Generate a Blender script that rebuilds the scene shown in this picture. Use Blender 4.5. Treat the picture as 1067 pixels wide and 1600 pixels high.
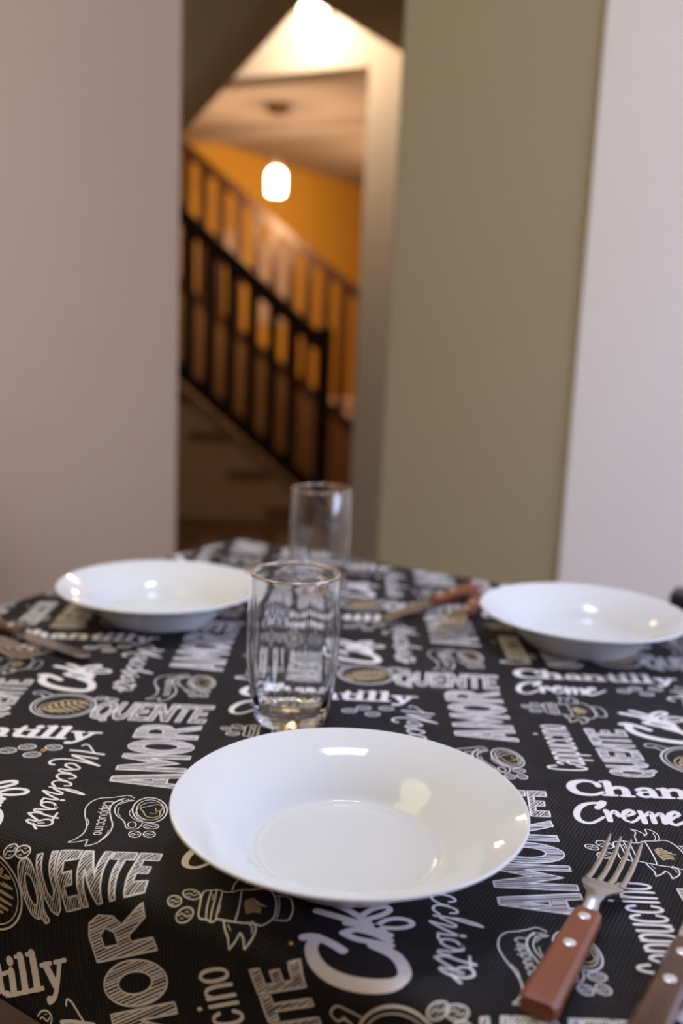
import bpy, bmesh, math, random
import numpy as np
from mathutils import Vector, Matrix

for o in list(bpy.data.objects):
    bpy.data.objects.remove(o, do_unlink=True)
scene = bpy.context.scene
C = scene.collection
PI = math.pi

# ------------------------------------------------------------------ camera
ZT = 0.75                                   # top of the tablecloth
CAM_Z = ZT + 0.345
PITCH, ROLL = math.radians(10.7), math.radians(2.5)
fw = Vector((0, math.cos(PITCH), -math.sin(PITCH)))
up0 = Vector((0, math.sin(PITCH), math.cos(PITCH)))
rt0 = Vector((1, 0, 0))
right = math.cos(ROLL) * rt0 + math.sin(ROLL) * up0
upv = -math.sin(ROLL) * rt0 + math.cos(ROLL) * up0
cd = bpy.data.cameras.new('camera')
cam = bpy.data.objects.new('camera', cd)
C.objects.link(cam)
cam.matrix_world = Matrix(((right.x, upv.x, -fw.x, 0), (right.y, upv.y, -fw.y, 0), (right.z, upv.z, -fw.z, CAM_Z), (0, 0, 0, 1)))
cd.sensor_fit = 'VERTICAL'
cd.sensor_height = 36.0
cd.sensor_width = 24.0
cd.lens = 35.0
cd.clip_start = 0.01
cd.dof.use_dof = True
cd.dof.focus_distance = 0.69
cd.dof.aperture_fstop = 3.2
scene.camera = cam

# ------------------------------------------------------------------ light and exposure
scene.view_settings.view_transform = 'Standard'
scene.view_settings.look = 'None'
scene.view_settings.gamma = 1.0
scene.view_settings.use_curve_mapping = False
scene.view_settings.exposure = 0.3

# the room is turned against the camera: T runs along the long side of the table, N across it
TH = math.radians(28.5)
TX, TY = math.cos(TH), -math.sin(TH)
NX, NY = math.sin(TH), math.cos(TH)
def tn(t, n, z=0.0):
    return Vector((t * TX + n * NX, t * TY + n * NY, z))

world = bpy.data.worlds.new('world')
scene.world = world
world.use_nodes = True
world.node_tree.nodes['Background'].inputs[0].default_value = (0.75, 0.85, 1.0, 1)
world.node_tree.nodes['Background'].inputs[1].default_value = 0.08

WIN_T, WIN_N0, WIN_N1, WIN_Z0, WIN_Z1 = 1.80, 0.45, 1.95, 0.55, 2.05
ld = bpy.data.lights.new('window_daylight', 'AREA')
ld.shape = 'RECTANGLE'
ld.size = WIN_N1 - WIN_N0
ld.size_y = WIN_Z1 - WIN_Z0
ld.energy = 63
ld.color = (0.60, 0.68, 1.0)
lo = bpy.data.objects.new('window_daylight', ld)
C.objects.link(lo)
lo.location = tn(WIN_T + 0.10, (WIN_N0 + WIN_N1) / 2, (WIN_Z0 + WIN_Z1) / 2)
lo.rotation_euler = Vector((-TX, -TY, -0.12)).to_track_quat('-Z', 'Y').to_euler()

# ------------------------------------------------------------------ materials
def mat(name, col, rough=0.6, metal=0.0, noise=None, bump=None, coat=0.0, spec=0.5, emit=None, trans=0.0, sheen=0.0):
    m = bpy.data.materials.new(name)
    m.use_nodes = True
    nt = m.node_tree
    b = nt.nodes['Principled BSDF']
    b.inputs['Base Color'].default_value = (*col, 1)
    b.inputs['Roughness'].default_value = rough
    b.inputs['Metallic'].default_value = metal
    b.inputs['Coat Weight'].default_value = coat
    b.inputs['Coat Roughness'].default_value = 0.03
    b.inputs['Specular IOR Level'].default_value = spec
    b.inputs['Transmission Weight'].default_value = trans
    b.inputs['Sheen Weight'].default_value = sheen
    if emit:
        b.inputs['Emission Color'].default_value = (*emit[0], 1)
        b.inputs['Emission Strength'].default_value = emit[1]
    tc = nt.nodes.new('ShaderNodeTexCoord')
    if noise:                               # (scale, other colour, stretch xyz)
        mp = nt.nodes.new('ShaderNodeMapping')
        mp.inputs['Scale'].default_value = noise[2]
        nz = nt.nodes.new('ShaderNodeTexNoise')
        nz.inputs['Scale'].default_value = noise[0]
        nz.inputs['Detail'].default_value = 5
        mx = nt.nodes.new('ShaderNodeMix')
        mx.data_type = 'RGBA'
        mx.inputs['A'].default_value = (*col, 1)
        mx.inputs['B'].default_value = (*noise[1], 1)
        nt.links.new(tc.outputs['Object'], mp.inputs['Vector'])
        nt.links.new(mp.outputs['Vector'], nz.inputs['Vector'])
        nt.links.new(nz.outputs['Fac'], mx.inputs['Factor'])
        nt.links.new(mx.outputs['Result'], b.inputs['Base Color'])
    if bump:                                # (scale, strength, distance)
        nb = nt.nodes.new('ShaderNodeTexNoise')
        nb.inputs['Scale'].default_value = bump[0]
        nb.inputs['Detail'].default_value = 4
        bp = nt.nodes.new('ShaderNodeBump')
        bp.inputs['Strength'].default_value = bump[1]
        bp.inputs['Distance'].default_value = bump[2]
        nt.links.new(tc.outputs['Object'], nb.inputs['Vector'])
        nt.links.new(nb.outputs['Fac'], bp.inputs['Height'])
        nt.links.new(bp.outputs['Normal'], b.inputs['Normal'])
    return m

M = {}
M['wall_taupe'] = mat('taupe wall paint', (0.43, 0.295, 0.20), 0.75, noise=(3, (0.45, 0.31, 0.21), (1, 1, 1)), bump=(220, 0.15, 0.002))
M['wall_olive'] = mat('olive wall paint', (0.42, 0.345, 0.215), 0.75, noise=(3, (0.435, 0.36, 0.225), (1, 1, 1)), bump=(220, 0.15, 0.002))
M['wall_white'] = mat('white wall paint', (0.95, 0.89, 0.87), 0.7, noise=(3, (0.94, 0.885, 0.86), (1, 1, 1)), bump=(220, 0.15, 0.002))
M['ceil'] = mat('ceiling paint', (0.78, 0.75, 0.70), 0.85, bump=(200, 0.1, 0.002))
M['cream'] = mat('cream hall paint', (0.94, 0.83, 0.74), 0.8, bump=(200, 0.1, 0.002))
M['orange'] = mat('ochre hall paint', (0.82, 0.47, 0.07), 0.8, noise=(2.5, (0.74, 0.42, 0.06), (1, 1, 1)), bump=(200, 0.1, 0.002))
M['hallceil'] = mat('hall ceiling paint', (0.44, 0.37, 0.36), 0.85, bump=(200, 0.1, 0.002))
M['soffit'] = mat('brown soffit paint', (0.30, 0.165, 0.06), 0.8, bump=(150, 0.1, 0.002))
M['darkwood'] = mat('dark stained wood', (0.007, 0.0035, 0.002), 0.6, spec=0.2, noise=(6, (0.013, 0.006, 0.003), (8, 8, 1)))
M['warmwood'] = mat('red brown stained wood', (0.030, 0.009, 0.003), 0.5, noise=(6, (0.05, 0.015, 0.005), (8, 8, 1)))
M['tread'] = mat('brown stair wood', (0.22, 0.10, 0.045), 0.45, noise=(5, (0.15, 0.065, 0.028), (1, 9, 9)))
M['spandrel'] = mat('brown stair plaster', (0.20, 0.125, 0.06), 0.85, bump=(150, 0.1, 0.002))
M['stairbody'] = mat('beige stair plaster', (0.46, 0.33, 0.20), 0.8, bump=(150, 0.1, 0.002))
M['floor'] = mat('brown wood floor', (0.085, 0.05, 0.03), 0.4, noise=(4, (0.12, 0.07, 0.04), (1, 10, 1)))
M['tablewood'] = mat('brown table wood', (0.20, 0.11, 0.06), 0.45, noise=(5, (0.14, 0.07, 0.035), (1, 9, 9)))
M['chair'] = mat('dark navy chair paint', (0.012, 0.011, 0.022), 0.45, noise=(8, (0.018, 0.015, 0.03), (1, 1, 6)))
M['porcelain'] = mat('white glazed porcelain', (0.66, 0.66, 0.66), 0.035, coat=0.0, spec=0.28, bump=(6, 0.03, 0.001))
M['steel'] = mat('brushed steel', (0.62, 0.58, 0.52), 0.24, metal=1.0, noise=(30, (0.54, 0.50, 0.45), (1, 12, 1)))
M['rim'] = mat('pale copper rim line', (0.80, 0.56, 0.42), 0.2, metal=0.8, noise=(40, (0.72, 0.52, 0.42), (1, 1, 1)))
M['rivet'] = mat('pale rivet metal', (0.80, 0.78, 0.74), 0.35, metal=0.6, noise=(60, (0.72, 0.70, 0.67), (1, 1, 1)))
M['handle'] = mat('red brown handle wood', (0.24, 0.068, 0.022), 0.42, noise=(26, (0.155, 0.040, 0.012), (1, 7, 7)), bump=(300, 0.1, 0.0005))
M['handle_dark'] = mat('dark brown handle wood', (0.13, 0.045, 0.012), 0.25, noise=(24, (0.004, 0.002, 0.001), (1.2, 4, 4)), coat=0.3)
M['picture'] = mat('pale picture paper', (0.85, 0.70, 0.62), 0.6, noise=(5, (0.75, 0.58, 0.50), (1, 1, 1)))
M['white_trim'] = mat('white window paint', (0.8, 0.8, 0.8), 0.5, bump=(80, 0.05, 0.001))
M['crumb'] = mat('orange crumb', (0.55, 0.26, 0.04), 0.8, bump=(900, 0.5, 0.001))
M['lamp'] = mat('lit lamp glass', (1, 0.95, 0.85), 0.4, emit=((1.0, 0.86, 0.66), 14.0))
M['sconce'] = mat('lit wall lamp glass', (1, 0.95, 0.85), 0.4, emit=((1.0, 0.88, 0.66), 6.0))
M['shade'] = mat('dark lamp shade metal', (0.06, 0.06, 0.065), 0.6, bump=(90, 0.05, 0.001))
M['diffuser_warm'] = mat('lit warm ceiling lamp diffuser', (1, 0.95, 0.8), 0.4, emit=((1.0, 0.92, 0.47), 5.4))
M['diffuser'] = mat('lit ceiling lamp diffuser', (1, 0.97, 0.92), 0.4, emit=((0.56, 0.68, 1.0), 48.0))

def glass_mat():
    m = bpy.data.materials.new('clear drinking glass')
    m.use_nodes = True
    nt = m.node_tree
    b = nt.nodes['Principled BSDF']
    b.inputs['Base Color'].default_value = (0.97, 0.98, 0.98, 1)
    b.inputs['Roughness'].default_value = 0.0
    b.inputs['IOR'].default_value = 1.48
    b.inputs['Transmission Weight'].default_value = 1.0
    tc = nt.nodes.new('ShaderNodeTexCoord')
    nz = nt.nodes.new('ShaderNodeTexNoise')
    nz.inputs['Scale'].default_value = 25
    bp = nt.nodes.new('ShaderNodeBump')
    bp.inputs['Strength'].default_value = 0.03
    bp.inputs['Distance'].default_value = 0.002
    nt.links.new(tc.outputs['Object'], nz.inputs['Vector'])
    nt.links.new(nz.outputs['Fac'], bp.inputs['Height'])
    nt.links.new(bp.outputs['Normal'], b.inputs['Normal'])
    return m
M['glass'] = glass_mat()

def cloth_mat(name, base, base2, rib_sheen, rib_sheen_amt, rough):
    """woven cloth: cords run along T and N (the object's own x and y are turned by TH)"""
    m = bpy.data.materials.new(name)
    m.use_nodes = True
    nt = m.node_tree
    b = nt.nodes['Principled BSDF']
    b.inputs['Roughness'].default_value = rough
    b.inputs['Specular IOR Level'].default_value = 0.22
    uv = nt.nodes.new('ShaderNodeUVMap')
    uv.uv_map = 'flat'
    def wave(direction, scale):
        w = nt.nodes.new('ShaderNodeTexWave')
        w.bands_direction = direction
        w.inputs['Scale'].default_value = scale
        w.inputs['Distortion'].default_value = 0.6
        w.inputs['Detail'].default_value = 1.0
        w.inputs['Detail Scale'].default_value = 3.0
        nt.links.new(uv.outputs['UV'], w.inputs['Vector'])
        return w
    wx = wave('X', 2 * PI / 20 / 0.0024)
    wy = wave('Y', 2 * PI / 20 / 0.0028)
    nz = nt.nodes.new('ShaderNodeTexNoise')
    nz.inputs['Scale'].default_value = 40
    nz.inputs['Detail'].default_value = 6
    nt.links.new(uv.outputs['UV'], nz.inputs['Vector'])
    def math_node(op, a, bb):
        q = nt.nodes.new('ShaderNodeMath')
        q.operation = op
        for i, v in enumerate((a, bb)):
            if isinstance(v, (int, float)):
                q.inputs[i].default_value = v
            else:
                nt.links.new(v, q.inputs[i])
        return q.outputs[0]
    px = math_node('POWER', wx.outputs['Fac'], 9.0)
    py = math_node('POWER', wy.outputs['Fac'], 9.0)
    s = math_node('MAXIMUM', px, math_node('MULTIPLY', py, 0.35))
    fac = math_node('MULTIPLY', math_node('MULTIPLY', s, nz.outputs['Fac']), rib_sheen_amt)
    m0 = nt.nodes.new('ShaderNodeMix'); m0.data_type = 'RGBA'
    m0.inputs['A'].default_value = (*base, 1); m0.inputs['B'].default_value = (*base2, 1)
    nt.links.new(nz.outputs['Fac'], m0.inputs['Factor'])
    mx = nt.nodes.new('ShaderNodeMix'); mx.data_type = 'RGBA'
    mx.inputs['B'].default_value = (*rib_sheen, 1)  # pale lines on the cords: their sheen, painted into the base colour
    nt.links.new(m0.outputs['Result'], mx.inputs['A'])
    nt.links.new(fac, mx.inputs['Factor'])
    nt.links.new(mx.outputs['Result'], b.inputs['Base Color'])
    h = math_node('ADD', wx.outputs['Fac'], wy.outputs['Fac'])
    bp = nt.nodes.new('ShaderNodeBump')
    bp.inputs['Strength'].default_value = 0.35
    bp.inputs['Distance'].default_value = 0.0004
    nt.links.new(h, bp.inputs['Height'])
    nt.links.new(bp.outputs['Normal'], b.inputs['Normal'])
    return m
M['cloth'] = cloth_mat('black ribbed cotton', (0.0028, 0.0021, 0.0027), (0.0052, 0.0040, 0.0048), (0.10, 0.09, 0.096), 0.95, 0.8)
M['print'] = mat('white ink', (0.83, 0.785, 0.79), 0.8, noise=(180, (0.70, 0.66, 0.665), (1, 1, 1)))
M['gold'] = mat('gold ink', (0.62, 0.48, 0.28), 0.65, noise=(150, (0.46, 0.34, 0.18), (1, 1, 1)))

# ------------------------------------------------------------------ mesh helpers
class MB:
    def __init__(self):
        self.v, self.f = [], []
    def box(self, x0, x1, y0, y1, z0, z1, fr=None):
        i = len(self.v)
        for z in (z0, z1):
            for x, y in ((x0, y0), (x1, y0), (x1, y1), (x0, y1)):
                self.v.append(fr(x, y, z) if fr else (x, y, z))
        self.f += [(i, i+3, i+2, i+1), (i+4, i+5, i+6, i+7), (i, i+1, i+5, i+4), (i+1, i+2, i+6, i+5), (i+2, i+3, i+7, i+6), (i+3, i, i+4, i+7)]
        return self
    def prism(self, poly, a, b, fr):
        """polygon (p, q) pushed from a to b; fr(p, q, s) gives the point"""
        i, n = len(self.v), len(poly)
        self.v += [fr(p, q, a) for p, q in poly] + [fr(p, q, b) for p, q in poly]
        self.f.append(tuple(range(i + n - 1, i - 1, -1)))
        self.f.append(tuple(range(i + n, i + 2 * n)))
        for k in range(n):
            self.f.append((i + k, i + (k+1) % n, i + n + (k+1) % n, i + n + k))
        return self
    def lathe(self, prof, seg=48, c=(0, 0, 0), rfun=None):
        i0 = len(self.v)
        for j, (r, z) in enumerate(prof):
            for k in range(seg):
                a = 2 * PI * k / seg
                rr = r * (rfun(j, a) if rfun else 1.0)
                self.v.append((c[0] + rr * math.cos(a), c[1] + rr * math.sin(a), c[2] + z))
        for j in range(len(prof) - 1):
            for k in range(seg):
                k2 = (k + 1) % seg
                self.f.append((i0 + j*seg + k, i0 + j*seg + k2, i0 + (j+1)*seg + k2, i0 + (j+1)*seg + k))
        for j, flip in ((0, True), (len(prof) - 1, False)):
            ring = [i0 + j*seg + k for k in range(seg)]
            self.f.append(tuple(reversed(ring)) if flip else tuple(ring))
        return self
    def tube(self, pts, radii, seg=10, flat=1.0):
        i0 = len(self.v)
        pts = [Vector(p) for p in pts]
        for j, p in enumerate(pts):
            d = (pts[min(j+1, len(pts)-1)] - pts[max(j-1, 0)]).normalized()
            s = d.cross(Vector((0, 0, 1)))
            s = s.normalized() if s.length > 1e-4 else Vector((1, 0, 0))
            u = s.cross(d)
            r = radii[j] if isinstance(radii, (list, tuple)) else radii
            for k in range(seg):
                a = 2 * PI * k / seg
                self.v.append(tuple(p + s * r * math.cos(a) + u * r * flat * math.sin(a)))
        for j in range(len(pts) - 1):
            for k in range(seg):
                k2 = (k + 1) % seg
                self.f.append((i0 + j*seg + k, i0 + (j+1)*seg + k, i0 + (j+1)*seg + k2, i0 + j*seg + k2))
        self.f.append(tuple(i0 + k for k in range(seg)))
        self.f.append(tuple(i0 + (len(pts)-1)*seg + k for k in reversed(range(seg))))
        return self
    def build(self, name, m, parent=None, smooth=None, bevel=0.0, loc=None):
        me = bpy.data.meshes.new(name)
        me.from_pydata([tuple(p) for p in self.v], [], self.f)
        bm = bmesh.new(); bm.from_mesh(me)
        bmesh.ops.recalc_face_normals(bm, faces=bm.faces)
        bm.to_mesh(me); bm.free()
        me.materials.append(m)
        o = bpy.data.objects.new(name, me)
        C.objects.link(o)
        if parent:
            o.parent = parent
        if loc:
            o.location = loc
        if smooth:
            me.shade_smooth()
            if smooth < 180:
                me.set_sharp_from_angle(angle=math.radians(smooth))
        if bevel:
            md = o.modifiers.new('bevel', 'BEVEL')
            md.width = bevel; md.segments = 2; md.limit_method = 'ANGLE'
        return o

def tag(o, label, cat, group=None):
    o['label'] = label
    o['category'] = cat
    if group:
        o['group'] = group
    return o
def thing(name, label, cat, loc=(0, 0, 0), rotz=0.0, group=None):
    o = bpy.data.objects.new(name, None)
    C.objects.link(o)
    o.location = loc
    o.rotation_euler = (0, 0, rotz)
    o.empty_display_size = 0.05
    return tag(o, label, cat, group)
def struct(o):
    o['kind'] = 'structure'
    return o
def dup(root, loc, rotz, label):
    r = root.copy(); C.objects.link(r)
    r.location = loc; r.rotation_euler = (0, 0, rotz); r['label'] = label
    for ch in list(root.children):
        c = ch.copy(); C.objects.link(c); c.parent = r
        for g in list(ch.children):
            d = g.copy(); C.objects.link(d); d.parent = c
    return r
TNF = lambda t, n, z: tuple(tn(t, n, z))

# ------------------------------------------------------------------ the setting
struct(MB().box(-5.2, 2.2, -1.9, 9.9, -0.06, 0.0, TNF).build('floor', M['floor']))
struct(MB().box(-1.495, 1.95, -1.75, 2.33, 2.60, 2.70, TNF).build('ceiling', M['ceil']))
struct(MB().box(-1.495, -1.375, -1.75, 1.757, 0, 2.60, TNF).build('wall_left', M['wall_taupe'], bevel=0.006))
struct(MB().box(-1.375, 1.95, -1.75, -1.63, 0, 2.60, TNF).build('wall_back', M['wall_taupe']))
struct(MB().box(-1.085, -0.617, 2.19, 2.33, 0, 2.60, TNF).build('wall_centre', M['wall_olive'], bevel=0.006))
struct(MB().box(-0.617, 1.80, 2.182, 2.33, 0, 2.60, TNF).build('wall_right', M['wall_white'], bevel=0.004))
w = MB()
w.box(WIN_T, 1.95, -1.63, WIN_N0, 0, 2.6, TNF).box(WIN_T, 1.95, WIN_N1, 2.33, 0, 2.6, TNF)
w.box(WIN_T, 1.95, WIN_N0, WIN_N1, 0, WIN_Z0, TNF).box(WIN_T, 1.95, WIN_N0, WIN_N1, WIN_Z1, 2.6, TNF)
struct(w.build('wall_front', M['wall_white']))
f = MB()
for a, b in ((WIN_N0, WIN_N0 + .05), (WIN_N1 - .05, WIN_N1), ((WIN_N0 + WIN_N1) / 2 - .03, (WIN_N0 + WIN_N1) / 2 + .03)):
    f.box(WIN_T + .01, WIN_T + .06, a, b, WIN_Z0, WIN_Z1, TNF)
for a, b in ((WIN_Z0, WIN_Z0 + .05), (WIN_Z1 - .05, WIN_Z1), (1.585, 1.615)):
    f.box(WIN_T + .012, WIN_T + .058, WIN_N0 + .05, WIN_N1 - .05, a, b, TNF)
win = struct(f.build('window_1', M['white_trim']))
MB().box(WIN_T - .08, WIN_T + .01, WIN_N0 - .05, WIN_N1 + .05, WIN_Z0 - .03, WIN_Z0, TNF).build('window_sill', M['white_trim'], win)

# hall behind the opening
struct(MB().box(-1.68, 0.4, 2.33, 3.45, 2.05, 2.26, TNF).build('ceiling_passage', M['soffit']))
w = MB().box(-4.5, -1.84, 3.45, 3.60, 2.03, 2.80, TNF).box(-1.84, -0.9, 3.45, 3.60, 0, 2.80, TNF)
struct(w.build('wall_hall_front', M['cream'], bevel=0.006))
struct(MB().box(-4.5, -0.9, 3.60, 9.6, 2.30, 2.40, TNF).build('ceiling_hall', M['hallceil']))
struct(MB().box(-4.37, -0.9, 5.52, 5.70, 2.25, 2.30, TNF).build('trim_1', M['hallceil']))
struct(MB().box(-4.5, -4.37, 3.60, 9.6, 0, 2.30, TNF).build('wall_hall_left', M['orange']))
struct(MB().box(-4.37, -0.9, 9.5, 9.6, 0, 2.30, TNF).build('wall_hall_back', M['orange']))
struct(MB().box(-0.98, -0.9, 3.60, 9.5, 0, 2.30, TNF).build('wall_hall_right', M['orange']))
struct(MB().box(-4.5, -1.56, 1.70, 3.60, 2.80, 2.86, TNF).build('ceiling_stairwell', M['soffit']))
# sloping underside of the upper flight in front of the hall wall
XZ = lambda p, q, s: (p, s, q)
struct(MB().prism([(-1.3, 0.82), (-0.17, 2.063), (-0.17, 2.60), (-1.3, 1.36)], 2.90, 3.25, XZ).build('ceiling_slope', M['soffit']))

# ------------------------------------------------------------------ staircase
st = thing('staircase', 'brown wooden steps on a beige plastered base, rising left in the hall', 'staircase', (0, 0, 0))
for k in range(6):
    z = 0.08 + 0.203 * k
    x1 = -0.19 - 0.215 * k if k else 0.26
    x0 = -0.19 - 0.215 * (k + 1)
    MB().box(x0, x1 - 0.012, 5.43, 6.28, 0, z - 0.036).build('step_base', M['stairbody'], st)
    MB().box(x0 - 0.01, x1, 5.375, 6.29, z - 0.036, z).build('tread', M['tread'], st, bevel=0.006)
MB().box(-0.10, 0.45, 6.42, 7.3, 0, 0.205).build('step_base', M['tread'], st)
MB().box(-0.12, 0.47, 6.40, 7.3, 0.205, 0.243).build('tread', M['tread'], st, bevel=0.006)
MB().box(0.12, 0.60, 6.75, 7.4, 0.243, 0.40).build('step_base', M['stairbody'], st)

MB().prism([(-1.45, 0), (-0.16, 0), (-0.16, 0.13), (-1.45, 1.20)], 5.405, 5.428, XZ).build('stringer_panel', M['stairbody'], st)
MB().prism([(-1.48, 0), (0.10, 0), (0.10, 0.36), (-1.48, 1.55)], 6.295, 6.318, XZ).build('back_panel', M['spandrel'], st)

def railing(name, label, hh, y, x0, x1, ztop, zbot, slope, bx0, m, newel, newel_top):
    r = thing(name, label, 'railing', (0, 0, 0))
    top = lambda x: ztop - slope * (x - x0)
    bot = lambda x: zbot - slope * (x - x0)
    def bar(nm, fn, h, d):
        MB().prism([(x0 - .5, fn(x0 - .5)), (x1, fn(x1)), (x1, fn(x1) + h), (x0 - .5, fn(x0 - .5) + h)], y - d/2, y + d/2, XZ).build(nm, m, r, bevel=0.005)
    bar('handrail', lambda x: top(x) - hh, hh, 0.07)
    bar('bottom_rail', lambda x: bot(x) - .05, 0.095, 0.05)
    x = bx0
    while x < x1 - .03:
        MB().prism([(x - .027, bot(x - .027)), (x + .027, bot(x + .027)), (x + .027, top(x + .027) - .05), (x - .027, top(x - .027) - .05)], y - .018, y + .018, XZ).build('baluster', m, r)
        x += 0.111
    if newel:
        nb = MB().box(x1 - .005, x1 + .075, y - .04, y + .04, newel, newel_top).build('newel_post', m, r, bevel=0.006)
    return r
railing('stair_railing', 'near-black wooden stair railing with square balusters, nearest the doorway', 0.11, 5.345, -0.9, -0.16, 1.67, 0.824, 0.835, -0.847 - .333, M['darkwood'], 0.08, 1.07)
railing('stair_railing', 'red-brown wooden stair railing behind the near-black one', 0.075, 6.36, -0.997, 0.16, 2.102, 1.235, 0.757, -0.93 - .222, M['warmwood'], 0.243, 1.26)

# pendant over the stairs
p = thing('pendant_lamp', 'small lit white glass pendant lamp hanging over the stairs', 'lamp', (-0.46, 6.0, 1.80))
MB().lathe([(0.001, 0.01), (.040, .01), (.046, .02), (.050, .05), (.050, .11), (.046, .135), (.030, .150), (.001, .157)], 28).build('shade', M['lamp'], p, smooth=60)
MB().lathe([(0.001, .155), (.026, .155), (.028, .19), (.020, .215), (.001, .217)], 20).build('socket', M['cream'], p, smooth=40)
MB().tube([(0, 0, .21), (0, 0, .46)], .0015, 8).build('cord', M['cream'], p)
MB().lathe([(0.001, .455), (.062, .46), (.070, .49), (.070, .50), (.001, .50)], 24).build('ceiling_rose', M['soffit'], p, smooth=40)
pl = bpy.data.lights.new('pendant_light', 'POINT'); pl.energy = 26; pl.color = (1.0, 0.62, 0.30); pl.shadow_soft_size = 0.06
po = bpy.data.objects.new('pendant_light', pl); C.objects.link(po); po.location = (-0.46, 6.0, 1.70)

fill_pendant = dup(p, (0.58, 7.25, 1.80), 0, 'lit white glass pendant lamp deeper in the hall, hidden behind the olive wall')
fill_pendant_light = po.copy(); C.objects.link(fill_pendant_light); fill_pendant_light.location = (0.58, 7.25, 1.70)  # second pendant and its light, added out of view to brighten the ochre wall

# wall lamp on the cream wall
sp = Vector((-0.148, 4.006, 2.14)) - Vector((NX, NY, 0)) * 0.075
s = thing('wall_lamp', 'glowing cylindrical wall lamp high on the cream hall wall', 'lamp', sp, -TH)
MB().lathe([(0.001, 0), (.048, 0), (.052, .01), (.052, .14), (.048, .15), (.001, .15)], 24).build('shade', M['sconce'], s, smooth=40)
MB().box(-.03, .03, .03, .075, .04, .11).build('bracket', M['steel'], s)
sl = bpy.data.lights.new('wall_lamp_light', 'POINT'); sl.energy = 9.0; sl.color = (1.0, 0.76, 0.50); sl.shadow_soft_size = 0.06
so = bpy.data.objects.new('wall_lamp_light', sl); C.objects.link(so); so.location = sp + Vector((-NX * .30, -NY * .30, 0.02))

# pale pictures on the ochre wall
for (n0, n1, z0, z1, lab) in ((5.46, 5.68, 1.36, 1.70, 'small pale picture on the ochre wall, nearest the left wall'),
                              (6.01, 6.26, 1.44, 1.72, 'small pale picture in the middle of the three on the ochre wall'),
                              (6.50, 7.02, 1.07, 1.68, 'largest pale picture on the ochre hall wall')):
    q = thing('framed_picture', lab, 'picture', TNF(-4.37, (n0 + n1) / 2, z0), 0, 'pictures on the ochre hall wall')
    hw = (n1 - n0) / 2
    base = tn(-4.37, (n0 + n1) / 2, z0)
    L = lambda t, n, z: tuple(tn(t, n, z))
    MB().box(.003, .010, -hw + .02, hw - .02, .02, z1 - z0 - .02, L).build('print_sheet', M['picture'], q)
    fr = MB()
    fr.box(.001, .018, -hw, -hw + .02, 0, z1 - z0, L).box(.001, .018, hw - .02, hw, 0, z1 - z0, L)
    fr.box(.001, .018, -hw + .02, hw - .02, 0, .02, L).box(.001, .018, -hw + .02, hw - .02, z1 - z0 - .02, z1 - z0, L)
    fr.build('frame', M['picture'], q)
# low pale chest behind the stairs
ch = thing('low_chest', 'low pale chest standing behind the stair foot', 'chest', (-0.02, 8.2, 0))
MB().box(-.32, .40, -.2, .2, .04, .46).build('body', M['picture'], ch, bevel=.01)
MB().box(-.34, .42, -.22, .22, .46, .49).build('lid', M['picture'], ch, bevel=.006)

# ------------------------------------------------------------------ ceiling lamp of the dining room
cl = thing('ceiling_lamp', 'square lit ceiling lamp over the dining table', 'lamp', (0.08, 1.0, 2.56))
MB().box(-.17, .17, -.13, .13, 0.0, .02).build('diffuser', M['diffuser'], cl)
MB().box(-.19, .19, -.15, .15, .02, .04).build('frame', M['white_trim'], cl)
for (x0_, x1_, y0_, y1_) in ((-.19, -.175, -.15, .15), (.175, .19, -.15, .15), (-.175, .175, -.15, -.135), (-.175, .175, .135, .15)):
    MB().box(x0_, x1_, y0_, y1_, -.26, .02).build('shade_panel', M['shade'], cl)  # unseen panels added to keep the ceiling lamp's light off the walls
fl = thing('floor_lamp', 'warm paper globe floor lamp beside the taupe wall near the table end', 'lamp', tn(-1.06, 0.22, 0))  # added out of view to throw warm light on wall and drape
MB().lathe([(.001, 0), (.14, 0), (.145, .01), (.13, .025), (.02, .035), (.001, .036)], 32).build('base', M['shade'], fl, smooth=40)
MB().tube([(0, 0, .03), (0, 0, 1.56)], .011, 12).build('pole', M['shade'], fl)
gp_ = [(.28 * math.sin(PI * k / 16) + .0005, 1.83 - .28 * math.cos(PI * k / 16)) for k in range(17)]
MB().lathe(gp_, 28).build('globe', M['diffuser_warm'], fl, smooth=180)

# ------------------------------------------------------------------ table and chair
TMIN, TMAX, NMIN, NMAX, RF = -0.905, 0.30, 0.430, 1.300, 0.016
OVER = 0.122
tb = thing('dining_table', 'rectangular wooden dining table under the black printed cloth', 'table', TNF((TMIN + TMAX) / 2, (NMIN + NMAX) / 2, 0), -TH)
hx, hy = (TMAX - TMIN) / 2 - .004, (NMAX - NMIN) / 2 - .004
MB().box(-hx, hx, -hy, hy, ZT - .034, ZT - .0015).build('tabletop', M['tablewood'], tb, bevel=0.015)
MB().box(-hx + .06, hx - .06, -hy + .06, hy - .06, ZT - .11, ZT - .034).build('apron', M['tablewood'], tb)
for sx in (-1, 1):
    for sy in (-1, 1):
        MB().box(sx * (hx - .085) - .03, sx * (hx - .085) + .03, sy * (hy - .085) - .03, sy * (hy - .085) + .03, 0, ZT - .11).build('leg', M['tablewood'], tb, bevel=.004)
cr = thing('dining_chair', 'dark chair behind the table at the right edge, only its back corner showing', 'chair', TNF(0.0, 1.385, 0), -TH)
MB().box(-.225, .225, -.40, .0, .43, .465).build('seat', M['chair'], cr, bevel=.01)
for sx in (-1, 1):
    MB().box(sx * .205 - .02, sx * .205 + .02, -.38, -.34, 0, .43).build('leg', M['chair'], cr)
    MB().box(sx * .213 - .02, sx * .213 + .02, .0, .036, 0, .742).build('leg', M['chair'], cr)
MB().box(-.233, .233, -.004, .04, .67, .752).build('backrest', M['chair'], cr, bevel=.003)
MB().box(-.19, .19, .006, .03, .54, .60).build('back_slat', M['chair'], cr, bevel=.004)

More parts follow.
